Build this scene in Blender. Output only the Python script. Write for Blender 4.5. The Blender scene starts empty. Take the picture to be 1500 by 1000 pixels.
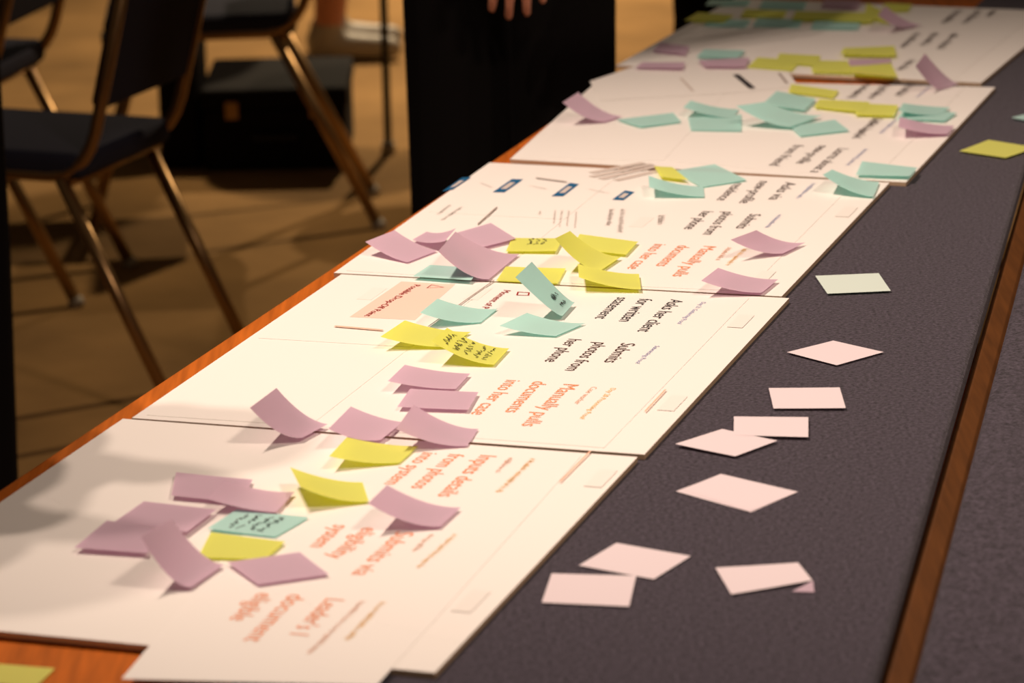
import bpy, bmesh, math, random
import numpy as np
from mathutils import Vector, Matrix
random.seed(7)
SC = bpy.context.scene
COL = SC.collection
# ------------------------------------------------------------------ camera
F_PX, TH, ROLL = 5000.0, math.radians(15.4), math.radians(1.3)
ZT = 0.74                      # felt top
CZ = ZT + 1.02
def _axes():
    fwd = Vector((0, math.cos(TH), -math.sin(TH))); r0 = Vector((1, 0, 0)); d0 = Vector((0, -math.sin(TH), -math.cos(TH)))
    c, s = math.cos(ROLL), math.sin(ROLL)
    return c*r0 + s*d0, -s*r0 + c*d0, fwd
AR, AD, AF = _axes()
def P(px, py, z=ZT):
    """pixel of the 1500x1000 frame -> point on the horizontal plane at height z"""
    d = AF + AR*((px-750)/F_PX) + AD*((py-500)/F_PX)
    t = (z-CZ)/d.z
    return Vector((0, 0, CZ)) + d*t
cam = bpy.data.cameras.new('camera'); co = bpy.data.objects.new('camera', cam); COL.objects.link(co)
cam.sensor_width = 36; cam.lens = F_PX*36/1500; cam.clip_start = .1; cam.clip_end = 100
co.matrix_world = Matrix(((AR.x, -AD.x, -AF.x, 0), (AR.y, -AD.y, -AF.y, 0), (AR.z, -AD.z, -AF.z, CZ), (0, 0, 0, 1)))
cam.dof.use_dof = True; cam.dof.focus_distance = 3.85; cam.dof.aperture_fstop = 6.3
SC.camera = co
# ------------------------------------------------------------------ world + light
SC.view_settings.view_transform = 'Standard'; SC.view_settings.look = 'None'
SC.view_settings.exposure = 0.06; SC.view_settings.gamma = 1.0; SC.view_settings.use_curve_mapping = False
w = bpy.data.worlds.new('room_dark'); SC.world = w; w.use_nodes = True
w.node_tree.nodes['Background'].inputs[0].default_value = (1, .72, .45, 1)
w.node_tree.nodes['Background'].inputs[1].default_value = .035
def spot(name, loc, aim, watt, size, col=(1, .775, .63), rad=.04, blend=1.0):
    l = bpy.data.lights.new(name, 'SPOT'); l.energy = watt; l.spot_size = math.radians(size); l.spot_blend = blend
    l.color = col; l.shadow_soft_size = rad
    o = bpy.data.objects.new(name, l); COL.objects.link(o); o.location = loc
    o.rotation_euler = (Vector(aim)-Vector(loc)).to_track_quat('-Z', 'Y').to_euler()
    return o
AIM = (.5, 3.75, .74)
spot('track_spot', (-1.1, 4.35, 3.95), AIM, 188, 68)
spot('track_spot', (-1.24, 3.9, 3.95), AIM, 188, 68)
spot('track_spot', (-1.38, 3.45, 3.95), AIM, 188, 68)
spot('fill_spot', (1.9, 1.4, 4.2), (.5, 3.6, .74), 360, 50, rad=.25)
spot('floor_spot', (1.6, 9.2, 4.3), (-.55, 7.4, 0), 420, 50, col=(1, .78, .5), rad=.05)
spot('floor_spot', (.4, 12.5, 4.3), (.5, 10.0, 0), 1700, 60, col=(1, .78, .5), rad=.05)
# ------------------------------------------------------------------ materials
def mat(name, col, rough=.6, spec=.3, metal=0., trans=0., noise=None, bump=None, sheen=0.):
    m = bpy.data.materials.new(name); m.use_nodes = True; nt = m.node_tree; N = nt.nodes; L = nt.links
    b = N['Principled BSDF']; out = N['Material Output']
    b.inputs['Base Color'].default_value = (*col, 1); b.inputs['Roughness'].default_value = rough
    b.inputs['Specular IOR Level'].default_value = spec; b.inputs['Metallic'].default_value = metal
    if sheen: b.inputs['Sheen Weight'].default_value = sheen
    tc = N.new('ShaderNodeTexCoord')
    if noise:
        sc, amt, stretch = noise
        mp = N.new('ShaderNodeMapping'); mp.inputs['Scale'].default_value = stretch; L.new(tc.outputs['Object'], mp.inputs[0])
        n = N.new('ShaderNodeTexNoise'); n.inputs['Scale'].default_value = sc; n.inputs['Detail'].default_value = 5; L.new(mp.outputs[0], n.inputs['Vector'])
        r = N.new('ShaderNodeValToRGB'); r.color_ramp.elements[0].position = .3; r.color_ramp.elements[1].position = .7
        r.color_ramp.elements[0].color = (*[c*(1-amt) for c in col], 1); r.color_ramp.elements[1].color = (*[min(1, c*(1+amt)) for c in col], 1)
        L.new(n.outputs['Fac'], r.inputs[0]); L.new(r.outputs[0], b.inputs['Base Color'])
    if bump:
        n2 = N.new('ShaderNodeTexNoise'); n2.inputs['Scale'].default_value = bump[0]; n2.inputs['Detail'].default_value = 4
        L.new(tc.outputs['Object'], n2.inputs['Vector'])
        bp = N.new('ShaderNodeBump'); bp.inputs['Strength'].default_value = bump[1]; bp.inputs['Distance'].default_value = bump[2]
        L.new(n2.outputs['Fac'], bp.inputs['Height']); L.new(bp.outputs[0], b.inputs['Normal'])
    if trans:
        t = N.new('ShaderNodeBsdfTranslucent'); t.inputs[0].default_value = (*[c**2.6 for c in col], 1)
        mx = N.new('ShaderNodeMixShader'); mx.inputs[0].default_value = trans
        L.new(b.outputs[0], mx.inputs[1]); L.new(t.outputs[0], mx.inputs[2]); L.new(mx.outputs[0], out.inputs[0])
    return m
M = dict(
    wood=mat('orange_wood', (.50, .125, .012), .38, .4, noise=(9, .22, (14, 1, 1))),
    edge=mat('shaded_wood', (.085, .030, .006), .6, .2, noise=(9, .2, (14, 1, 1))),  # table wood darkened in its colour to stand for shade in the gap
    felt=mat('navy_felt', (.052, .043, .060), .95, .1, noise=(240, .7, (1, 1, 1)), bump=(330, .9, .004), sheen=.15),
    board=mat('white_board', (.87, .84, .80), .6, .25), core=mat('foam_core', (.50, .36, .24), .8, .1),
    paper=mat('white_paper', (.88, .85, .81), .55, .3), tape=mat('clear_tape', (.865, .83, .785), .5, .3),
    lilac=mat('lilac_note', (.76, .58, .70), .7, .15, trans=.36), lime=mat('lime_note', (.86, .89, .22), .7, .15, trans=.36),
    teal=mat('aqua_note', (.58, .86, .82), .7, .15, trans=.36), pale=mat('pale_pink_note', (.83, .73, .77), .7, .15, trans=.12),
    mint=mat('pale_mint_note', (.68, .80, .74), .7, .15, trans=.12),
    black=mat('black_ink', (.03, .025, .03), .6), dark=mat('brown_black_ink', (.07, .035, .03), .6), grey=mat('grey_ink', (.33, .26, .23), .6),
    faint=mat('faint_grey_ink', (.62, .54, .49), .6),
    orange=mat('orange_ink', (.86, .30, .13), .6), salmon=mat('salmon_ink', (.85, .50, .36), .6), amber=mat('amber_ink', (.90, .56, .22), .6),
    blueink=mat('blue_ink', (.33, .36, .58), .6), maroon=mat('maroon_ink', (.33, .02, .02), .6), pinkbox=mat('pink_print', (.88, .62, .52), .6),
    blue=mat('blue_print', (.01, .11, .25), .6),
    floor=mat('tan_carpet', (.30, .17, .065), .95, .1, noise=(3, .25, (1, 1, 1)), bump=(180, .4, .003)),
    wall=mat('dark_wall', (.10, .06, .03), .9), navy=mat('navy_upholstery', (.030, .030, .050), .85, .2, bump=(300, .3, .001)),
    brass=mat('brass_tube', (.42, .25, .11), .32, .5, metal=.85), chrome=mat('chrome_cap', (.7, .66, .6), .2, .5, metal=1),
    cloth=mat('black_cloth', (.006, .005, .005), .95, .1), shirt=mat('dark_shirt', (.016, .009, .009), .9, .1),
    skin=mat('skin', (.62, .26, .16), .5, .3), hair=mat('dark_hair', (.03, .017, .01), .6), case=mat('black_case', (.010, .008, .008), .85, .1),
    eye=mat('eye', (.04, .03, .03), .2), lip=mat('lip', (.40, .12, .10), .5), pole=mat('dark_pole', (.03, .025, .02), .4, .4), glide=mat('grey_glide', (.45, .40, .34), .5))
# ------------------------------------------------------------------ helpers
WL = {}
def mk(name, V, Fc, m, parent=None, smooth=False, mi=None, mats=None):
    V = [Vector(v) for v in V]
    o0 = Vector((sum(v.x for v in V)/len(V), sum(v.y for v in V)/len(V), min(v.z for v in V)))
    me = bpy.data.meshes.new(name); me.from_pydata([tuple(v-o0) for v in V], [], Fc)
    for q in (mats or [m]): me.materials.append(q)
    if mi is not None: me.polygons.foreach_set('material_index', mi)
    if smooth: me.polygons.foreach_set('use_smooth', [True]*len(me.polygons))
    me.update()
    o = bpy.data.objects.new(name, me); COL.objects.link(o); WL[o] = o0
    o.location = o0
    if parent: o.parent = parent; o.location = o0-WL[parent]
    return o
def empty(name, loc, label, cat, group=None):
    o = bpy.data.objects.new(name, None); COL.objects.link(o); o.location = loc; WL[o] = Vector(loc); tag(o, label, cat, group); return o
def tag(o, label, cat, group=None, kind=None):
    o['label'] = label; o['category'] = cat
    if group: o['group'] = group
    if kind: o['kind'] = kind
    return o
def prism(poly, z0, z1):
    n = len(poly); V = [(p[0], p[1], z0) for p in poly]+[(p[0], p[1], z1) for p in poly]
    a = sum(poly[i][0]*poly[(i+1) % n][1]-poly[(i+1) % n][0]*poly[i][1] for i in range(n))
    idx = list(range(n)) if a > 0 else list(range(n))[::-1]
    Fc = [[i+n for i in idx], idx[::-1]]
    for k in range(n):
        i, j = idx[k], idx[(k+1) % n]; Fc.append([i, j, j+n, i+n])
    return V, Fc
def box(c, s, rz=0):
    ca, sa = math.cos(rz), math.sin(rz)
    pl = [(c[0]+ca*x*s[0]/2-sa*y*s[1]/2, c[1]+sa*x*s[0]/2+ca*y*s[1]/2) for x, y in ((-1, -1), (1, -1), (1, 1), (-1, 1))]
    return prism(pl, c[2]-s[2]/2, c[2]+s[2]/2)
def tube(pts, r, n=10):
    pts = [Vector(p) for p in pts]; V = []; Fc = []
    rr = r if isinstance(r, (list, tuple)) else [r]*len(pts)
    for i, p in enumerate(pts):
        d = (pts[min(i+1, len(pts)-1)]-pts[max(i-1, 0)]).normalized()
        a = d.cross(Vector((0, 0, 1)));  a = a if a.length > .05 else d.cross(Vector((1, 0, 0))); a.normalize(); b = d.cross(a)
        V += [p+(a*math.cos(t)+b*math.sin(t))*rr[i] for t in [2*math.pi*k/n for k in range(n)]]
    for i in range(len(pts)-1):
        for k in range(n):
            Fc.append([i*n+k, i*n+(k+1) % n, (i+1)*n+(k+1) % n, (i+1)*n+k])
    Fc += [list(range(n))[::-1], [(len(pts)-1)*n+k for k in range(n)]]
    return V, Fc
def bez(a, b, c, n=6):
    a, b, c = Vector(a), Vector(b), Vector(c)
    return [a*(1-t)**2+b*2*t*(1-t)+c*t*t for t in [i/n for i in range(n+1)]]
# ------------------------------------------------------------------ room
o = mk('floor', *box((0, 8, -.05), (16, 24, .1)), M['floor']); o['kind'] = 'structure'; o['label'] = 'tan carpet floor with pools of light'
o = mk('wall_back', *box((0, 20.1, 1.7), (16, .2, 3.6)), M['wall']); o['kind'] = 'structure'
o = mk('wall_left', *box((-8.1, 8, 1.7), (.2, 24, 3.6)), M['wall']); o['kind'] = 'structure'
# ------------------------------------------------------------------ tables
E0, E1 = P(0, 710), P(820, 165)
U = (E1-E0); U.z = 0; U.normalize(); Vv = Vector((U.y, -U.x, 0))        # along the table / to its right
G0, G1 = P(1310, 1000), P(1495, 333)
U2 = (G1-G0); U2.z = 0; U2.normalize(); V2 = Vector((U2.y, -U2.x, 0))
def TB(u, v): return E0+U*u+Vv*v
u0, u1 = -1.15, 4.6
def gapline(base, off):        # point of gap line + offset at a given coordinate along U2
    return base+V2*off
# far ends of the gap line seen from table 1
g_near = G0-U2*.75; g_far = G0+U2*4.6
tbl = empty('conference_table', TB(1, .4)*1, 'long orange wooden table with a navy felt top under the boards', 'table')
tbl.location.z = 0; WL[tbl] = Vector(tbl.location)
left_n, left_f = TB(u0, 0), TB(u1, 0)
rn, rf = g_near-V2*.017, g_far-V2*.017
top = [left_n, rn-V2*.012, rf-V2*.012, left_f]
def bevel_slab(poly, z0, z1, r, name, m, parent):
    V, Fc = prism([(p.x, p.y) for p in poly], z0, z1)
    o = mk(name, V, Fc, m, parent); md = o.modifiers.new('bevel', 'BEVEL'); md.width = r; md.segments = 3; return o
bevel_slab(top, ZT-.045, ZT-.003, .006, 'tabletop', M['wood'], tbl)
fe = P(330, 1000)-E0; fv = fe.dot(Vv)
felt = [TB(u0+.004, fv), rn+Vv*.001, rf+Vv*.001, TB(u1-.004, fv)]
bevel_slab(felt, ZT-.025, ZT, .011, 'felt_top', M['felt'], tbl)
for a in (u0+.15, (u0+u1)/2, u1-.15):
    for b in (.1, .62):
        q = TB(a, b); mk('leg', *box((q.x, q.y, (ZT-.045)/2), (.06, .06, ZT-.045), math.atan2(U.y, U.x)), M['wood'], tbl)
t2 = empty('felt_table', (0, 0, 0), 'navy felt covered table across the narrow brown gap', 'table')
q = G0+V2*.4; t2.location = (q.x, q.y, 0); WL[t2] = Vector((q.x, q.y, 0))
a2 = [g_near+V2*.016, g_near+V2*.9, g_far+V2*.9, g_far+V2*.016]
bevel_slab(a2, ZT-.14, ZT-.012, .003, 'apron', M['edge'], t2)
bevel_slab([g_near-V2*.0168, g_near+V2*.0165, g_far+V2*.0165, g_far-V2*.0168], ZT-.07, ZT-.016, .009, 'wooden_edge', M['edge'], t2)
bevel_slab([p-V2*.0015 for p in a2[:1]]+a2[1:3]+[a2[3]-V2*.0015], ZT-.014, ZT+.001, .010, 'felt_top', M['felt'], t2)
for a in (.1, 5.2):
    for b in (.12, .8):
        q = g_near+U2*a+V2*b; mk('leg', *box((q.x, q.y, (ZT-.14)/2), (.06, .06, ZT-.14)), M['wood'], t2)
# ------------------------------------------------------------------ boards
ZB = ZT+.006
BL = {}
def board(k, pix, label):
    c = [P(*p, ZB) for p in pix]
    if len(c) == 3: c.append(c[0]+c[2]-c[1])                 # far-left, far-right, near-right, near-left
    V, Fc = prism([(p.x, p.y) for p in c], ZT+.0005, ZB)
    o = mk('foam_board', V, Fc, None, mats=[M['board'], M['core']], mi=[0, 0, 1, 1, 1, 1])
    tag(o, label, 'foam board'); BL[k] = o; return c
c1 = board(1, [(180, 613), (934, 669), (637, 985)], 'white foam board with orange text beginning Inputs details and an overhanging sheet')
c2 = board(2, [(500, 401.5), (1156, 436.5), (944, 665.5), (193, 612)], 'white foam board with black text Asks her client and a pink box')
c3 = board(3, [(717, 238), (1303, 267.5), (1145, 434), (489, 399.5)], 'white foam board with four blue rectangles printed along its far edge')
c4 = board(4, [(878, 116), (1458, 127.5), (1327, 267), (747, 233)], 'white foam board with faint grey text and aqua notes across its middle')
b1 = P(1437, 121.5, ZB); e4 = (c4[2]-c4[3]).normalized(); b0 = b1-e4*.585; dd = Vector((-e4.y, e4.x, 0))
c5 = [b0+dd*.64, b1+dd*.64, b1, b0]
V, Fc = prism([(p.x, p.y) for p in c5], ZT+.0005, ZB)
BL[5] = tag(mk('foam_board', V, Fc, None, mats=[M['board'], M['core']], mi=[0, 0, 1, 1, 1, 1]), 'farthest white foam board, crowded with lime notes, in half shade', 'foam board')
ZS = ZB+.0005
def flat(name, pix, z, m, parent, th=.0003):
    c = [P(*p, z) if not isinstance(p, Vector) else p for p in pix]
    return mk(name, *prism([(p.x, p.y) for p in c], z-th, z), m, parent)
def inset(c, l, r, f, n):      # sheet on a board, margins left right far near (metres)
    ex = (c[1]-c[0]).normalized(); ey = (c[0]-c[3]).normalized()
    return [c[0]+ex*l-ey*f, c[1]-ex*r-ey*f, c[2]-ex*r+ey*n, c[3]+ex*l+ey*n]
def sheet(k, poly): return flat('printed_sheet', poly, ZS, M['paper'], BL[k], .0004)
s1 = inset(c1, .02, .055, .012, .012)
ex = (c1[1]-c1[0]).normalized(); ey = (c1[0]-c1[3]).normalized()
ov = P(178, 994, ZS); ov2 = P(552, 1003, ZS)
sheet(1, [s1[0]+ex*.21, s1[1], ov2, ov])
for c, k in ((c2, 2), (c3, 3), (c4, 4), (c5, 5)):
    s = inset(c, .012, .045, .01, .012); e = (s[1]-s[0])
    sheet(k, [s[0]+e*.37, s[1], s[2], s[3]+e*.37]); h = (s[3]-s[0])*.48
    sheet(k, [s[0], s[0]+e*.365, s[0]+e*.365+h, s[0]+h]); sheet(k, [s[0]+h*1.04, s[0]+e*.365+h*1.04, s[3]+e*.365, s[3]])
for k, a in ((2, (1085, 470)), (2, (985, 590)), (1, (880, 700)), (1, (690, 880)), (3, (1240, 310)), (2, (545, 430)), (2, (700, 430)), (3, (940, 325)), (3, (1118, 405))):
    p = P(*a, ZS+.0002); d1 = U*.028; d2 = Vv*.009
    flat('tape', [p-d1-d2, p+d1-d2, p+d1+d2, p-d1+d2], ZS+.0003, M['tape'], BL[k], .0002)
# ------------------------------------------------------------------ print
ZI = ZS+.0004
TXT = []
def text(k, body, a, b, h, m, name='printed_text'):
    """a, b: pixels of the baseline start and end; h: letter height in pixels to the right"""
    A, B = P(*a, ZI), P(*b, ZI); H = (P(a[0]+h, a[1]+h*.06, ZI)-A).length
    cu = bpy.data.curves.new(name, 'FONT'); cu.body = body; cu.size = 1; cu.resolution_u = 3; cu.offset = 0
    o = bpy.data.objects.new(name, cu); COL.objects.link(o); TXT.append((o, k, A, B, H, m, name))
def greek(k, a, b, h, m, seed=0, dens=.55, name='printed_text'):
    """unreadable small print: a row of letter-like strokes"""
    rnd = random.Random(seed+int(a[0]*7+a[1])); A, B = P(*a, ZI), P(*b, ZI); H = (P(a[0]+h, a[1]+h*.06, ZI)-A).length
    X = (B-A); ln = X.length; X.normalize(); Y = Vector((-X.y, X.x, 0)); V = []; Fc = []
    t = 0.
    while t < ln-H*.2:
        wd = H*rnd.uniform(.10, .2); hh = H*rnd.choice([.6, .65, .65, 1, 1.0]); y0 = 0 if rnd.random() > .15 else -.25*H
        i = len(V); q = A+X*t
        V += [q+Y*y0, q+X*wd+Y*y0, q+X*wd+Y*hh, q+Y*hh]; Fc.append([i, i+1, i+2, i+3])
        if rnd.random() < .7:
            y = rnd.choice([0, .25, .5])*H; i = len(V)
            V += [q+Y*y, q+X*(wd+H*.3)+Y*y, q+X*(wd+H*.3)+Y*(y+.13*H), q+Y*(y+.13*H)]; Fc.append([i, i+1, i+2, i+3])
        t += wd+H*rnd.uniform(.15, .3)+(H*.35 if rnd.random() < .14 else 0)
    return mk(name, V, Fc, m, BL[k])
T = text
T(2, 'Asks her client', (983, 438), (933, 485), 20, M['black']); T(2, 'for written', (937, 437), (906, 470), 20, M['black']); T(2, 'statement', (905, 435), (870.6, 466), 18, M['black'])
T(2, 'Submits', (911, 502), (884, 530), 21, M['dark']); T(2, 'photos from', (872, 501), (827, 542), 20, M['dark']); T(2, 'her phone', (833, 496), (797, 529), 20, M['dark'])
T(2, 'Manually pulls', (826, 562), (763, 623), 23, M['orange']); T(2, 'documents', (782, 558), (739, 603), 22, M['orange']); T(2, 'into her case', (742, 556), (689, 606), 22, M['orange'])
T(2, 'Day 21 Gathering Proof', (1028, 442), (991, 474), 7, M['blueink']); T(2, 'Submitting Proof', (960, 506), (930, 532), 7, M['blueink'])
T(2, 'Case worker', (867, 566), (840, 591), 9, M['salmon']); T(2, 'Day 28 Processing Proof', (895, 568), (848, 613), 8, M['amber'])
T(1, 'Inputs details', (704, 666), (640, 726), 25, M['orange']); T(1, 'from photos', (659, 664), (601, 714), 24, M['orange']); T(1, 'into system', (620, 662), (562, 708), 23, M['orange'])
T(1, 'Submits via', (582, 778), (514, 841), 27, M['orange']); T(1, 'eligibility', (533, 772), (478, 816), 26, M['orange']); T(1, 'system', (490, 768), (453, 800), 26, M['orange'])
T(1, "Leader's 1", (478, 876), (424, 928), 28, M['orange']); T(1, 'document', (424, 870), (356, 938), 28, M['orange']); T(1, 'eligible', (378, 868), (335, 907), 28, M['orange'])
for a, b, m in (((746, 670), (724, 692), 'salmon'), ((778, 671), (726, 721), 'amber'), ((630, 782), (602, 807), 'salmon'), ((664, 782), (609, 831), 'amber'), ((528, 880), (448, 958), 'salmon'), ((558, 881), (504, 937), 'amber')):
    greek(1, a, b, 8, M[m])
T(3, 'Manually pulls', (1031, 360), (984, 404), 19, M['orange']); T(3, 'documents', (994, 359), (960, 389), 19, M['orange']); T(3, 'into her case', (959, 357), (918, 393), 18, M['orange'])
T(3, 'Submits', (1099, 313), (1077, 334), 17, M['dark']); T(3, 'photos from', (1060, 310), (1029, 343), 17, M['dark']); T(3, 'her phone', (1029, 309), (1001, 335), 17, M['dark'])
T(3, 'Asks via', (1151, 266.5), (1125, 292), 17, M['dark']); T(3, 'new-profile', (1113, 265), (1082, 297), 17, M['dark']); T(3, 'residence', (1076, 268), (1049, 293), 16, M['dark'])
for a, b, m, h in (((1066, 362), (1047, 381), 'salmon', 7), ((1089, 364), (1061, 389), 'amber', 7), ((1190, 268), (1165, 291), 'blueink', 6), ((1141, 314), (1120, 333), 'blueink', 6)): greek(3, a, b, h, M[m])
T(4, 'Learns about a', (1228, 217), (1186, 252), 16, M['dark']); T(4, 'new-profile', (1200, 213), (1165, 239), 16, M['dark']); T(4, 'from friend', (1163, 212), (1126, 242), 16, M['dark'])
for a, b, m, h in (((1267, 218), (1238, 242), 'blueink', 6), ((1280, 173), (1247, 203), 'dark', 14), ((1310, 175), (1287, 195), 'blueink', 6), ((1268, 122), (1240, 143), 'dark', 13), ((1295, 123), (1270, 144), 'dark', 13), ((1328, 125), (1308, 141), 'dark', 13), ((1360, 127), (1340, 143), 'blueink', 5)): greek(4, a, b, h, M[m])
for a, b, h in (((1332, 87), (1313, 102), 12), ((1340, 48), (1317, 69), 11), ((1368, 48), (1346, 67), 11), ((1396, 48), (1371, 72), 11), ((1400, 15), (1377, 34), 11), ((1430, 15), (1408, 34), 11), ((1454, 15), (1443, 24), 8)): greek(5, a, b, h, M['dark'])
flat('pink_box', [(512, 464), (588, 412), (667, 416), (608, 468.5)], ZI-.0002, M['pinkbox'], BL[2], .0001)
ZI += .0002
T(2, 'Possible Drop-Off Point', (607, 416.5), (533, 462.5), 10, M['maroon']); T(2, 'Moment of P', (738, 424.5), (704, 451), 11, M['maroon'])
def ring(pix, wdt, m, k, name):
    c = [P(*p, ZI) for p in pix]; ce = sum(c, Vector())/len(c); V = c+[ce+(p-ce)*(1-wdt) for p in c]; n = len(c)
    return mk(name, V, [[i, (i+1) % n, (i+1) % n+n, i+n] for i in range(n)], m, BL[k])
ring([(624.5, 421.5), (632, 416.5), (651, 420.5)], .16, M['maroon'], 2, 'warning_icon'); ring([(756, 432), (758, 427), (776, 428), (775, 432.5)], .22, M['maroon'], 2, 'square_icon')
BR = [[(648, 280), (677, 260), (690, 259), (663, 277)], [(722, 281), (750, 262), (766, 262.5), (739, 281.4)], [(808, 287), (835, 267.6), (848, 269.4), (825, 287)], [(897, 292), (915.6, 278.7), (929.5, 281), (913, 293)]]
for q in BR:
    o = flat('blue_rectangle', q, ZI, M['blue'], BL[3], .0001); cx = sum(p[0] for p in q)/4; cy = sum(p[1] for p in q)/4
    flat('white_label', [(cx+(p[0]-cx)*.5, cy+(p[1]-cy)*.5) for p in q], ZI+.0002, M['faint'], o, .0001)
for a, b, h in (((657, 300), (640, 313), 5), ((674, 303), (645, 322), 5), ((893, 306), (888, 330), 7), ((909, 306), (905, 340), 7), ((812, 308), (810, 327), 3), ((822, 308), (818, 332), 3), ((832, 308), (829, 331), 3), ((843, 310), (841, 333), 3), ((790, 309), (788, 314), 4),
                ((703, 268), (720, 275), 4), ((775, 272), (800, 277), 4), ((862, 277), (890, 283), 4), ((965, 315), (963, 329), 9)): greek(3, a, b, h, M['grey'] if h > 4 else M['faint'])
for a, b in (((866, 253), (943, 238)), ((866, 259), (955, 240)), ((880, 262), (962, 243)), ((902, 264), (975, 247))):  # grey stripes laid on as colour for the shading of curled paper
    A, B = P(*a, ZI), P(*b, ZI); n = (B-A).normalized().cross(Vector((0, 0, 1)))*.006
    mk('print_or_shade_line', [A-n, B-n, B+n, A+n], [[0, 1, 2, 3]], M['faint'], BL[4] if a[1] < 200 else BL[3])
ZI += .001
for k, a, b, wd, m in ((5, (1078, 109), (1102, 129), .005, 'black'), (5, (1141, 107), (1153, 122), .002, 'grey'), (5, (997, 114), (1015, 133), .002, 'faint'), (2, (724, 410), (627, 478), .0008, 'grey'), (3, (728, 303), (700, 328), .0012, 'grey'), (3, (785, 260), (830, 266), .002, 'grey'), (2, (490, 477), (561, 483), .0022, 'salmon'), (1, (865, 660), (820, 705), .001, 'salmon'), (2, (975, 570), (945, 602), .001, 'salmon')):
    A, B = P(*a, ZI), P(*b, ZI); n = (B-A).normalized().cross(Vector((0, 0, 1)))*wd
    mk('print_or_shade_line', [A-n, B-n, B+n, A+n], [[0, 1, 2, 3]], M[m], BL[k if k < 5 else 4])
ZI -= .001
bpy.context.view_layer.update(); dg = bpy.context.evaluated_depsgraph_get()
for o, k, A, B, H, m, nm in TXT:
    me = bpy.data.meshes.new_from_object(o.evaluated_get(dg)); xs = [v.co.x for v in me.vertices]
    X = (B-A); ln = X.length; X.normalize(); Y = Vector((-X.y, X.x, 0)); x0, x1 = min(xs), max(xs); hh = .70
    V = [A+X*((v.co.x-x0)/(x1-x0)*ln)+Y*(v.co.y/hh*H) for v in me.vertices]
    mk(nm, V, [list(p.vertices) for p in me.polygons], m, BL[k]); bpy.data.objects.remove(o)
ls = flat('loose_sheet', [(864, 119), (880, 147), (1072, 136), (1170, 127), (1150, 99), (930, 97)], ZS+.0008, M['paper'], None, .0004)
tag(ls, 'loose white paper sheet lying across the seam of the two farthest boards', 'paper sheet'); ZI += .0008
# ------------------------------------------------------------------ sticky notes
WHERE = {0: 'on the navy felt', 1: 'on the board with the overhanging sheet', 2: 'on the board with the pink box', 3: 'on the board with blue rectangles', 4: 'on the board with faint grey text', 5: 'on the farthest board', 6: 'on the bare orange wood'}
CN = dict(lilac='lilac', lime='lime green', teal='aqua', pale='pale pink', mint='pale mint')
NI = [0]
def note(k, colr, pix, lift=0, bend=.45, extra='', write=None, lab=None):
    """pix: base near, base far, free far, free near. The base edge is stuck down; the free edge rises so that the note keeps its 76 mm length"""
    NI[0] += 1
    zb = (ZT+.0006 if k in (0, 6) else ZI+.0006)+(NI[0] % 8)*.00045
    if k == 6: zb -= .003
    A, B = P(*pix[0], zb), P(*pix[1], zb)
    def free(px, base):
        if not lift: return P(*px, zb)
        best = None
        for i in range(0, 66):
            q = P(*px, zb+i*.001); e = abs((q-base).length-.073)
            if best is None or e < best[0]-1e-5: best = (e, q)
        return best[1]
    C, D = free(pix[2], B), free(pix[3], A)
    if lift:                       # both free corners at a similar height
        zc = (C.z+D.z)/2
        C = P(*pix[2], zc*.6+C.z*.4); D = P(*pix[3], zc*.6+D.z*.4)
    n = 8; V = []; S = {}
    def curve(b, f, t):
        flatd = Vector((f.x-b.x, f.y-b.y, 0)); L = flatd.length
        c = b+flatd.normalized()*(L*bend) if L > 0 else b
        return b*(1-t)**2+c*2*t*(1-t)+f*t*t
    wob = random.uniform(0, .0012)
    for i in range(n+1):
        t = i/n
        for j in range(5):
            s = j/4; p = curve(A, D, t)*(1-s)+curve(B, C, t)*s
            if not lift: p = p+Vector((0, 0, wob*t*t))
            V.append(p)
    Fc = [[i*5+j, i*5+j+1, (i+1)*5+j+1, (i+1)*5+j] for i in range(n) for j in range(4)]
    o = mk('sticky_note', V, Fc, M[colr], smooth=True)
    st = extra or ('curling up' if lift else 'lying flat')
    tag(o, f'{CN[colr]} sticky note {st} {WHERE[k]}', 'sticky note', f'{CN[colr]} notes {st} {WHERE[k]}')
    if lab: o['label'] = f'{CN[colr]} sticky note {lab}'
    if write:                      # handwriting: thin strokes following the note's surface
        rnd = random.Random(NI[0]); VV = []; FF = []
        up = (B-A).cross(D-A).normalized(); up = up if up.z > 0 else -up
        def S_(t, s): return curve(A, D, t)*(1-s)+curve(B, C, t)*s+up*.0007
        for (t0, s0, t1, s1, rows) in write:
            for r in range(rows):
                pr = None; m_ = 22
                for i in range(m_+1):
                    f = i/m_; s = s0+(s1-s0)*f; t = t0+(t1-t0)*(r+.5)/rows+rnd.uniform(-.5, .5)*(t1-t0)/rows*.75
                    q = S_(t, s+rnd.uniform(-.01, .01))
                    if pr is not None and rnd.random() > .15:
                        d = (q-pr).normalized().cross(up)*.0006; i0 = len(VV); VV += [pr-d, q-d, q+d, pr+d]; FF.append([i0, i0+1, i0+2, i0+3])
                    pr = q
        mk('handwriting', VV, FF, M['black'], o)
    return o
N_ = note
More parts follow.
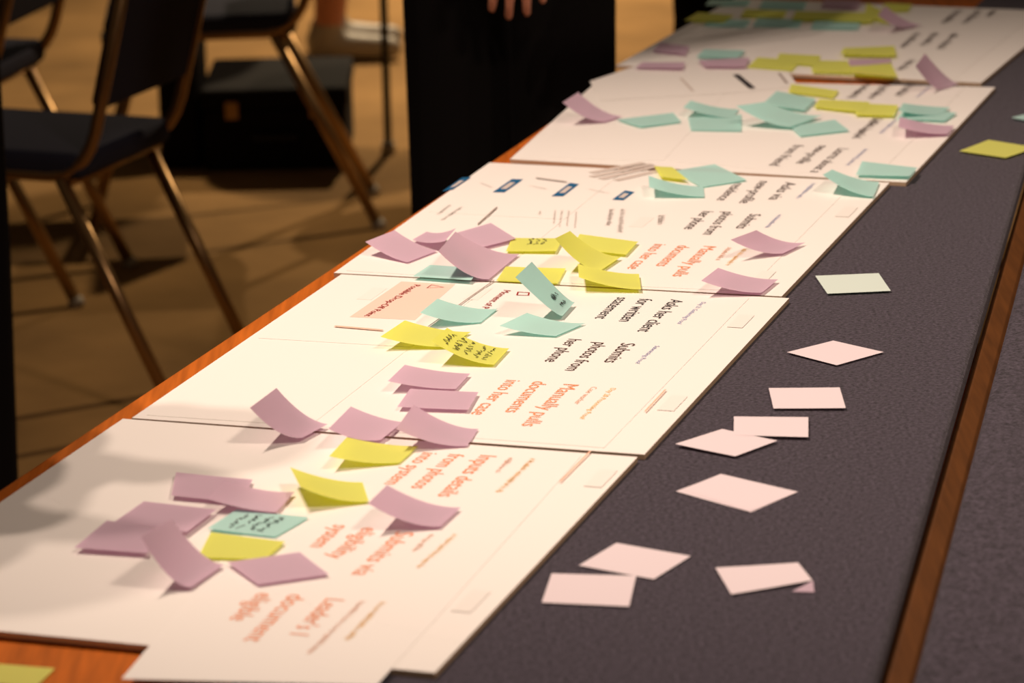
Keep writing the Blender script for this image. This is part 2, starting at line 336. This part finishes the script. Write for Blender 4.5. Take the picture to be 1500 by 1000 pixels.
# farthest board
for cl, q in (('teal', [(1033, 8), (1040, -1), (1100, 0), (1095, 8)]), ('teal', [(1112, 11), (1118, 0), (1182, 2), (1178, 13)]), ('lilac', [(1203, 10), (1208, -1), (1262, 2), (1256, 13)]), ('lime', [(1002, 30), (1022, 18), (1075, 22), (1060, 33)]),
              ('lime', [(1085, 24), (1092, 13), (1153, 16), (1148, 26)]), ('lime', [(1160, 29), (1166, 16), (1232, 18), (1228, 30)]), ('lime', [(1220, 31), (1226, 17), (1282, 19), (1276, 33)]), ('teal', [(1030, 38), (1042, 27), (1100, 30), (1092, 40)]), ('teal', [(1103, 38), (1110, 26), (1176, 29), (1170, 40)]),
              ('teal', [(1188, 42), (1194, 28), (1262, 30), (1256, 43)]), ('lime', [(1290, 17), (1296, 4), (1336, 6), (1330, 16)]), ('lilac', [(956, 75), (967, 62), (1010, 68), (1004, 80)]), ('teal', [(1020, 83), (1032, 72), (1092, 74), (1080, 85)]), ('lilac', [(930, 99), (941, 91), (1004, 92), (1000, 101)]), ('lilac', [(1033, 98), (1022, 88), (1098, 84), (1092, 98)]),
              ('lime', [(1094, 99), (1110, 84), (1175, 88), (1160, 104)]), ('lime', [(1135, 92), (1142, 78), (1202, 82), (1196, 97)]), ('lime', [(1190, 106), (1188, 88), (1242, 90), (1247, 108)]), ('lilac', [(1245, 96), (1243, 86), (1306, 86), (1300, 98)])): N_(5, cl, q)
N_(5, 'lime', [(1302, 34), (1304, 20), (1270, 4), (1266, 24)], 1, lab='tilted up beside the small lilac curl on the farthest board'); N_(5, 'lilac', [(1330, 40), (1352, 36), (1297, 8), (1286, 22)], 1)
N_(5, 'lime', [(1313, 82), (1310, 67), (1236, 70), (1231, 79)], 1, lab='curling alone behind the lime cluster on the farthest board'); N_(5, 'lime', [(1315, 113), (1305, 92), (1244, 97), (1248, 107)], 1, lab='curling over a flat lilac note ending the lime cluster')
N_(5, 'lilac', [(1378, 131), (1406, 122), (1355, 78), (1341, 97)], 1, .3, extra='standing on edge')
# board 4
N_(4, 'lilac', [(888, 178), (912, 170), (847, 135), (824, 150)], 1, lab='curling up over the wooden table edge near the standing person'); N_(4, 'teal', [(938, 186), (998, 178), (986, 165), (903, 175)], lab='lying flat next to the lilac curl at the wooden side')
N_(4, 'lime', [(1155, 135), (1159, 123), (1229, 133), (1221, 143)], lab='lying flat at the far seam behind a longer lime strip'); N_(4, 'lime', [(1192, 157), (1200, 145), (1275, 150), (1262, 165)], lab='lying flat with one end under another lime note, beside aqua'); N_(4, 'lime', [(1252, 168), (1258, 151), (1316, 154), (1309, 170)], lab='lying flat over another lime note, beside the aqua twins')
N_(4, 'teal', [(1117, 152), (1138, 133), (1196, 145), (1178, 162)], lab='lying under another aqua note beside a small lime one'); N_(4, 'teal', [(1158, 186), (1204, 169), (1122, 149), (1078, 155)], 1, lab='tilted up over others in the middle of the aqua row')
N_(4, 'teal', [(1012, 190.5), (1008, 172), (1086, 168), (1086, 192)], lab='lying flat under a curling aqua note on the fourth board'); N_(4, 'teal', [(1072, 173), (1083, 160), (1012, 147), (1001, 157)], 1, lab='curling above a flat aqua note with straight edges'); N_(4, 'teal', [(1172, 199), (1157, 185), (1223, 175), (1244, 191)], lab='lying askew at the end of the aqua row over grey text')
N_(4, 'teal', [(1383, 177), (1402, 165), (1327, 158), (1314, 174)], lab='lying under its aqua twin and beside a lilac note by the felt'); N_(4, 'teal', [(1375, 168), (1392, 157), (1323, 151), (1316, 162)], 1, lab='curling over its aqua twin beside the lime strip'); N_(4, 'lilac', [(1388, 196), (1398, 184), (1318, 171), (1316, 186)], 1, lab='curling slightly in front of the aqua twins by the felt')
N_(4, 'teal', [(1254, 256), (1263, 236), (1344, 246), (1333, 258.5)], lab='lying alone at the board corner by the felt')
# board 3
N_(3, 'lime', [(968, 259), (958, 243), (985, 245), (1008, 264)], lab='small and mostly hidden under a flat aqua note'); N_(3, 'teal', [(1028, 274), (985, 250), (1047, 241), (1094, 264)], lab='lying flat askew over a small lime note and the seam'); N_(3, 'teal', [(1032, 288), (1030, 273), (950, 257), (951, 274)], 1, lab='curling up in front of the small hidden lime note')
N_(3, 'teal', [(1279, 288), (1288, 266), (1219, 248), (1205, 256)], 1, lab='curling up at the corner of the blue-rectangle board by the felt'); N_(3, 'lilac', [(1147, 371), (1180, 355), (1108, 337), (1070, 351)], 1, lab='curling up beside the dark word Submits near the felt'); N_(3, 'lilac', [(1116, 428.5), (1140, 409), (1052, 392), (1027, 411)], 1, lab='curling up beside the orange words Manually pulls at the board corner')
N_(3, 'lilac', [(604, 351), (625, 339), (668, 334), (652, 353)], 1, lab='mostly hidden behind the steep lilac note with its end curled'); N_(3, 'lilac', [(698, 364), (664, 342), (719, 327), (756, 350)])
N_(3, 'teal', [(604, 404.5), (630, 387.5), (705, 393), (690, 411)], lab='lying flat in the shadow of the large steep lilac note'); N_(3, 'lime', [(727, 411), (741, 390), (829, 394), (817, 416)], lab='lying flat at the seam behind the upright aqua note')
N_(3, 'lilac', [(597, 384), (641, 367), (578, 337), (535, 354)], 1, lab='curling up closest to the wooden table edge and the chairs'); N_(3, 'lilac', [(716, 409), (761, 372), (667, 339), (642, 368)], 1, lab='rising large and steep over a flat aqua note')
N_(3, 'lime', [(741, 368), (750, 348), (825, 350), (815, 369)], write=[(.35, .5, .75, .95, 3)], extra='with handwriting'); N_(3, 'lime', [(838, 364), (849, 342.5), (935, 354), (917, 373)], lab='lying flat behind the steep lime note, next to orange text')
N_(3, 'lime', [(880, 396), (910, 376), (835, 338), (813, 349)], 1, lab='rising steeply between the handwritten lime note and a flat lime one'); N_(3, 'lime', [(939, 424), (936, 401), (846, 386), (848, 406)], 1, lab='curling up over the seam beside the orange words into her case')
# board 2
N_(2, 'teal', [(824, 462.5), (842, 442.5), (779, 383), (755, 406)], 1, .16, extra='standing upright with handwriting', write=[(.22, .45, .62, .8, 2)])
N_(2, 'teal', [(704, 472), (729, 452), (641, 437), (615, 458)], 1, lab='curling up at the corner of the pink box'); N_(2, 'teal', [(814, 492), (858, 473), (772, 458), (731, 477)], 1, lab='curling slightly at the foot of the upright aqua note')
N_(2, 'lime', [(655, 508), (690, 486), (593, 469), (557, 493)], 1); N_(2, 'lime', [(724, 534), (746, 510), (655, 480), (632, 499)], 1, extra='curling up with handwriting', write=[(.15, .2, .95, .9, 5)])
N_(2, 'lilac', [(668, 569.5), (689, 547), (593, 534), (568, 558)], 1, lab='curling slightly, alone between the handwritten lime note and another lilac note'); N_(2, 'lilac', [(686, 600), (701, 574), (601, 570.5), (582, 597)])
N_(2, 'lilac', [(443, 641), (480, 621), (405, 568), (366, 597)], 1, lab='rising steeply at the wooden side of the lilac row beside the seam'); N_(2, 'lilac', [(558, 644), (590, 618), (514, 595), (481, 628)], 1, lab='curling up in the middle of three across the board seam'); N_(2, 'lilac', [(684, 653), (701, 628), (606, 592), (580, 628)], 1, lab='curling up over the seam beside the words into her case')
# board 1
N_(1, 'lime', [(585, 677.5), (613, 653), (508, 640), (482, 668)], 1, lab='curling slightly beside the orange words into system'); N_(1, 'lime', [(540, 734), (531, 706), (425, 684), (440, 713)], 1, lab='bent up to a sharp peak between two lilac notes')
N_(1, 'lilac', [(645, 771), (675, 743), (567, 710), (539, 737)], 1, lab='curling up beside the orange words Submits via'); N_(1, 'lilac', [(355, 736), (370, 702), (258, 693), (251, 727)], lab='lying straight, partly covered by another lilac note, behind the aqua one'); N_(1, 'lilac', [(405, 750), (432, 720), (328, 703), (305, 731)], 1, lab='curling up between a flat lilac note and the aqua handwritten note')
N_(1, 'lilac', [(216, 810), (238, 775), (157, 763), (109, 803)], lab='lying flat under another lilac note at the outer end of the cluster'); N_(1, 'lilac', [(274, 779), (317, 746), (211, 734), (168, 764)], lab='lying flat over the outermost lilac note, beside the steep one')
N_(1, 'teal', [(403, 786), (453, 757), (347, 747), (304, 775)], extra='lying flat with handwriting', write=[(.25, .15, .85, .85, 4)])
N_(1, 'lime', [(290, 816), (309, 779), (418, 794), (388, 820)]); N_(1, 'lilac', [(378, 856), (482, 841), (439, 810), (333, 825)], lab='lying flat between a lime note and the orange word document'); N_(1, 'lilac', [(280, 860), (328, 827), (252, 760), (206, 786)], 1, lab='rising steeply against the flat lime note')
# felt
for q, lb in (([(1225.7, 534.7), (1294.7, 515.3), (1220.7, 499), (1152.7, 516)], 'turned cornerwise, alone next to the pale mint note'), ([(1133, 598), (1126, 568), (1230, 567.7), (1239, 598)], 'lying square between a cornerwise note and an overlapping pair'),
          ([(1077, 668), (1139, 645), (1058, 629), (989, 651)], 'turned cornerwise with its corner under a square one'), ([(1074.7, 637), (1075, 609.7), (1184, 610.7), (1184, 640)], 'lying square over the corner of a cornerwise one'),
          ([(1100, 750), (1165, 722), (1052, 697), (990, 720)], 'lying under its twin with only slivers showing'), ([(1098, 749), (1169, 720), (1056, 694), (998, 717)], 'lying on its twin, which peeks out at the edges'),
          ([(957.6, 848), (1012, 814), (903, 795), (848, 828)], 'set askew behind a straight one near the board edge'), ([(793.6, 882), (808, 839.5), (932, 843), (921.6, 888)], 'lying straight in front of an askew one near the board edge'),
          ([(1071, 870), (1048, 831), (1169, 825), (1190, 851)], 'with one corner bent under, between the pair and the table gap')): pn = N_(0, 'pale', q, lab=lb)
p0, p1, p2 = P(1160, 866, ZT+.0012), P(1193, 867, ZT+.0012), P(1191, 850, ZT+.004)
mk('bent_corner', [p0, p1, p2], [[0, 1, 2]], M['lilac'], pn)
N_(0, 'mint', [(1212, 430), (1194, 403.7), (1287, 400), (1305, 426)]); N_(0, 'lime', [(1473, 231), (1405, 221), (1448, 205), (1518, 216)]); N_(0, 'teal', [(1520, 180), (1481, 172), (1520, 163), (1560, 172)])
N_(6, 'lime', [(-60, 995), (-30, 969), (81, 980), (52, 1008)])
# ------------------------------------------------------------------ chairs
def chair(loc, rz, label):
    t = empty('banquet_chair', (0, 0, 0), label, 'chair', 'navy chairs beyond the table')
    sx = .165
    V, Fc = box((0, -.01, .465), (.35, .42, .05)); o = mk('seat', V, Fc, M['navy'], t); b = o.modifiers.new('b', 'BEVEL'); b.width = .018; b.segments = 3
    V, Fc = box((0, 0, 0), (.33, .03, .36)); Rm = Matrix.Rotation(math.radians(-15), 3, 'X')
    o = mk('backrest', [Rm @ Vector(v)+Vector((0, .275, .745)) for v in V], Fc, M['navy'], t); b = o.modifiers.new('b', 'BEVEL'); b.width = .012; b.segments = 3
    for s in (-1, 1):
        mk('leg', *tube([(s*sx, .15, .44), (s*sx, .36, .012)], .0125), M['brass'], t, True); mk('leg', *tube([(s*sx, -.14, .44), (s*sx, -.27, .012)], .0125), M['brass'], t, True)
        pts = [(s*sx, -.2, .445), (s*sx, .10, .445)]+bez((s*sx, .13, .445), (s*sx, .20, .45), (s*sx, .225, .53), 5)+[(s*sx, .34, .95)]
        mk('side_frame', *tube(pts, .0115), M['brass'], t, True)
        mk('cap', *tube([(s*sx, -.225, .445), (s*sx, -.195, .445)], .016), M['chrome'], t, True)
        mk('foot_glide', *tube([(s*sx, .358, .016), (s*sx, .367, 0)], .016), M['glide'], t, True)
    mk('rear_bar', *tube([(-sx, .17, .44), (sx, .17, .44)], .012), M['brass'], t, True)
    mk('top_bar', *tube([(-sx, .34, .95), (sx, .34, .95)], .0115), M['brass'], t, True)
    t.location = loc; t.rotation_euler = (0, 0, rz); return t
RZ = math.radians(-112)
chair((-.875, 6.16, 0), RZ, 'navy upholstered chair with brass tube frame nearest the wooden table edge')
chair((-.663, 7.50, 0), math.radians(-86), 'navy upholstered chair with brass tube frame beside the black case')
chair((-1.2, 6.98, 0), RZ+.15, 'navy upholstered chair with brass tube frame behind the other chair')
# floor case, bag and three-legged stand
q = P(405, 250, 0); t = empty('equipment_case', (q.x, q.y+.2, 0), 'low black equipment case on the carpet behind the chairs', 'case')
V, Fc = box((q.x, q.y+.2, .075), (.34, .4, .15)); o = mk('body', V, Fc, M['case'], t); b = o.modifiers.new('b', 'BEVEL'); b.width = .008; b.segments = 2
V, Fc = box((q.x, q.y+.2, .175), (.35, .41, .05)); o = mk('lid', V, Fc, M['case'], t); b = o.modifiers.new('b', 'BEVEL'); b.width = .01; b.segments = 2
for d in (-.1, .1): mk('latch', *box((q.x+d, q.y-.008, .15), (.03, .012, .04)), M['brass'], t)
mk('handle', *tube([(q.x-.05, q.y, .09), (q.x-.05, q.y-.025, .085), (q.x+.05, q.y-.025, .085), (q.x+.05, q.y, .09)], .007, 8), M['pole'], t)
q = P(268, 246, 0); t = empty('shoulder_bag', (q.x, q.y+.1, 0), 'slim upright black bag standing beside the equipment case', 'bag')
V, Fc = box((q.x, q.y+.1, .15), (.10, .26, .30)); o = mk('body', V, Fc, M['case'], t); b = o.modifiers.new('b', 'BEVEL'); b.width = .025; b.segments = 3
mk('strap', *tube(bez((q.x, q.y+.02, .29), (q.x, q.y+.1, .40), (q.x, q.y+.18, .29), 8), .006, 8), M['pole'], t)
q = P(569, 224, 0); c = q+Vector((.2, 0, 0)); t = empty('side_table', (c.x, c.y, 0), 'small round side table on thin dark legs behind the standing person', 'table')
n = 28; V, Fc = prism([(c.x+.24*math.cos(2*math.pi*k/n), c.y+.24*math.sin(2*math.pi*k/n)) for k in range(n)], .70, .725); mk('top', V, Fc, M['case'], t)
for a in (math.pi, math.pi/3, -math.pi/3):
    f = c+Vector((.2*math.cos(a), .2*math.sin(a), 0)); l = mk('leg', *tube([(f.x, f.y, .02), (f.x, f.y, .70)], .010), M['pole'], t, True); mk('foot_glide', *tube([(f.x, f.y, 0), (f.x, f.y, .025)], .017), M['glide'], l, True)
# ------------------------------------------------------------------ people
def capsule(a, b, r0, r1, n=14):
    a, b = Vector(a), Vector(b); d = (b-a); L = d.length; d = d.normalized() if L > 1e-6 else Vector((0, 0, 1))
    pts = []; rr = []
    for i in range(5):
        t = math.pi/2*i/4; pts.append(a-d*(r0*math.cos(t))); rr.append(max(r0*math.sin(t), .0004))
    for i in range(5):
        t = math.pi/2*i/4; pts.append(b+d*(r1*math.sin(t))); rr.append(max(r1*math.cos(t), .0004))
    x = d.cross(Vector((0, 0, 1))); x = x if x.length > .05 else d.cross(Vector((1, 0, 0))); x.normalize(); y = d.cross(x); V = []; Fc = []
    for p, r in zip(pts, rr): V += [p+(x*math.cos(2*math.pi*k/n)+y*math.sin(2*math.pi*k/n))*r for k in range(n)]
    for i in range(len(pts)-1):
        for k in range(n): Fc.append([i*n+k, i*n+(k+1) % n, (i+1)*n+(k+1) % n, (i+1)*n+k])
    Fc += [list(range(n))[::-1], [(len(pts)-1)*n+k for k in range(n)]]
    return V, Fc
def hand(bones, wrist, fd, side, nrm):
    """fd: finger direction, side: towards the thumb, nrm: back of the hand"""
    _fr = .0090
    fd, side, nrm = fd.normalized(), side.normalized(), nrm.normalized()
    for i, (off, ln, k) in enumerate(((.034, .070, .98), (.0115, .080, 1), (-.0115, .073, 1), (-.033, .056, .95))):
        kn = wrist+fd*.088*k+side*off; bones.append((wrist+side*off*.5, kn, .016, .0115, 'skin'))
        spread = side*(off*1.5); p = kn
        for j, (fr, cu) in enumerate(((.45, .12), (.30, .35), (.25, .55))):
            q = p+((fd+spread*2)*math.cos(cu)-nrm*math.sin(cu)).normalized()*ln*fr; bones.append((p, q, _fr-.0007*j, _fr-.0008-.0007*j, 'skin')); p = q
    b = wrist+fd*.03+side*.025; m1 = b+(fd*.6+side*.8).normalized()*.042; m2 = m1+(fd*.9+side*.35-nrm*.2).normalized()*.032; m3 = m2+(fd-nrm*.3).normalized()*.026
    bones += [(wrist, b, .016, .015, 'skin'), (b, m1, .015, .012, 'skin'), (m1, m2, .0115, .0105, 'skin'), (m2, m3, .010, .009, 'skin')]
def person(loc, yaw, label, top='shirt', low='cloth', calf=None, arms=None, lean=0., voxel=.009, legdy=0., sw=1.0, shoe='case'):
    B = []; v = Vector
    calf = calf or low
    for s in (-1, 1):
        dy = s*legdy
        hip, kn, an = v((s*.085*sw, 0, .90)), v((s*.088*sw, .02+dy*.6, .50)), v((s*.095*sw, -.02+dy, .09))
        B += [(hip, kn, .096, .088 if calf == low else .07, low), (kn, an, .088 if calf == low else .06, .075 if calf == low else .042, calf), (an, an+v((0, -.02, -.03)), .045, .045, shoe), (v((s*.095*sw, -.04+dy, .045)), v((s*.105*sw, .15+dy, .035)), .044, .034, shoe)]
    ln = v((0, math.sin(lean), math.cos(lean))); pv = v((0, 0, .95))
    def T_(x, y, h): return pv+v((x, 0, 0))+ln*(h)+v((0, math.cos(lean), -math.sin(lean)))*y
    for s in (-1, 1): B += [(v((s*.06*sw, 0, .93)), T_(s*.055, 0, .12), .115, .105, low), (T_(s*.055, 0, .14), T_(s*.07, .01, .36), .105, .115, top), (T_(s*.07, .01, .36), T_(s*.165, 0, .47), .10, .058, top)]
    B += [(T_(0, 0, .47), T_(0, .02, .58), .058, .052, 'skin'), (T_(0, .03, .66), T_(0, .02, .72), .078, .09, 'skin'), (T_(0, .06, .615), T_(0, .03, .66), .045, .07, 'skin'), (T_(0, .115, .685), T_(0, .128, .655), .010, .014, 'skin')]
    for s in (-1, 1): B.append((T_(s*.088, .01, .69), T_(s*.09, .005, .66), .016, .012, 'skin'))
    B += [(T_(0, -.02, .70), T_(0, -.01, .755), .09, .085, 'hair'), (T_(0, -.045, .64), T_(0, -.03, .70), .065, .085, 'hair')]
    for s in (-1, 1):
        sh = T_(s*.185, 0, .46); el, wr, fd, sd, nr = arms[0 if s < 0 else 1] if arms else (v((s*.25, -.02, 1.13)), v((s*.26, .05, .88)), v((0, .1, -1)), v((0, 1, 0)), v((s, 0, 0)))
        B += [(sh, el, .055, .044, top), (el, wr, .043, .031, top), (wr, wr+fd.normalized()*.03, .026, .024, 'skin')]; hand(B, wr+fd.normalized()*.03, fd, sd, nr)
    V = []; Fc = []
    for a, b, r0, r1, m in B:
        vv, ff = capsule(a, b, r0, r1); i = len(V); V += vv; Fc += [[k+i for k in f] for f in ff]
    me = bpy.data.meshes.new('tmp'); me.from_pydata([tuple(q) for q in V], [], Fc); o = bpy.data.objects.new('tmp', me); COL.objects.link(o)
    r = o.modifiers.new('r', 'REMESH'); r.mode = 'VOXEL'; r.voxel_size = voxel
    s_ = o.modifiers.new('s', 'SMOOTH'); s_.iterations = 3; s_.factor = .5
    bpy.context.view_layer.update(); em = bpy.data.meshes.new_from_object(o.evaluated_get(bpy.context.evaluated_depsgraph_get())); bpy.data.objects.remove(o)
    nf = len(em.polygons); ce = np.zeros(nf*3); em.polygons.foreach_get('center', ce); ce = ce.reshape(-1, 3)
    names = sorted(set(b[4] for b in B)); best = np.full(nf, 1e9); mi = np.zeros(nf, int)
    for a, b, r0, r1, m in B:
        a_, d_ = np.array(a), np.array(b-a); t_ = np.clip(((ce-a_)@d_)/max(d_@d_, 1e-9), 0, 1)
        ds = np.linalg.norm(ce-a_-t_[:, None]*d_, axis=1)-(r0+(r1-r0)*t_); k = ds < best; best[k] = ds[k]; mi[k] = names.index(m)
    for q in names: em.materials.append(M[q])
    em.polygons.foreach_set('material_index', mi.tolist()); em.polygons.foreach_set('use_smooth', [True]*nf)
    em.name = 'person'; o = bpy.data.objects.new('person', em); COL.objects.link(o); o.location = loc; o.rotation_euler = (0, 0, yaw); tag(o, label, 'person')
    for s in (-1, 1):
        vv, ff = capsule(T_(s*.033, .098, .70), T_(s*.033, .099, .70), .011, .011, 10); m_ = bpy.data.meshes.new('eye'); m_.from_pydata([tuple(q) for q in vv], [], ff); m_.materials.append(M['eye']); e = bpy.data.objects.new('eye', m_); COL.objects.link(e); e.parent = o
    vv, ff = capsule(T_(-.02, .100, .625), T_(.02, .100, .625), .006, .006, 8); m_ = bpy.data.meshes.new('mouth'); m_.from_pydata([tuple(q) for q in vv], [], ff); m_.materials.append(M['lip']); e = bpy.data.objects.new('mouth', m_); COL.objects.link(e); e.parent = o
    return o
v = Vector
clasp = [(v((-.26, .05, 1.16)), v((-.022, .205, 1.03)), v((.05, .05, -1)), v((1, 0, .05)), v((0, 1, .1))), (v((.26, .05, 1.16)), v((.12, .20, 1.10)), v((-1, .1, -.25)), v((0, .3, 1)), v((0, 1, .2)))]
person((.008, 5.45, 0), math.radians(180), 'person in black trousers standing at the table edge with one hand hanging in front', arms=clasp, voxel=.004, sw=.92)
person((-.72, 3.36, 0), math.radians(-90), 'person in dark clothes close to the near end of the wooden edge', lean=.10, voxel=.011)
person((.47, 7.2, 0), math.radians(-120), 'person in black clothes standing beyond the farthest board at the table edge', lean=.2, voxel=.011)
person((-.47, 9.45, 0), math.radians(-90), 'bare-legged person standing on the carpet far behind the chairs', low='cloth', calf='skin', voxel=.011, sw=.8, shoe='glide')
person((-.96, 5.2, 0), 0, 'person in dark clothes standing with back turned near the first chair', arms=clasp, voxel=.011)
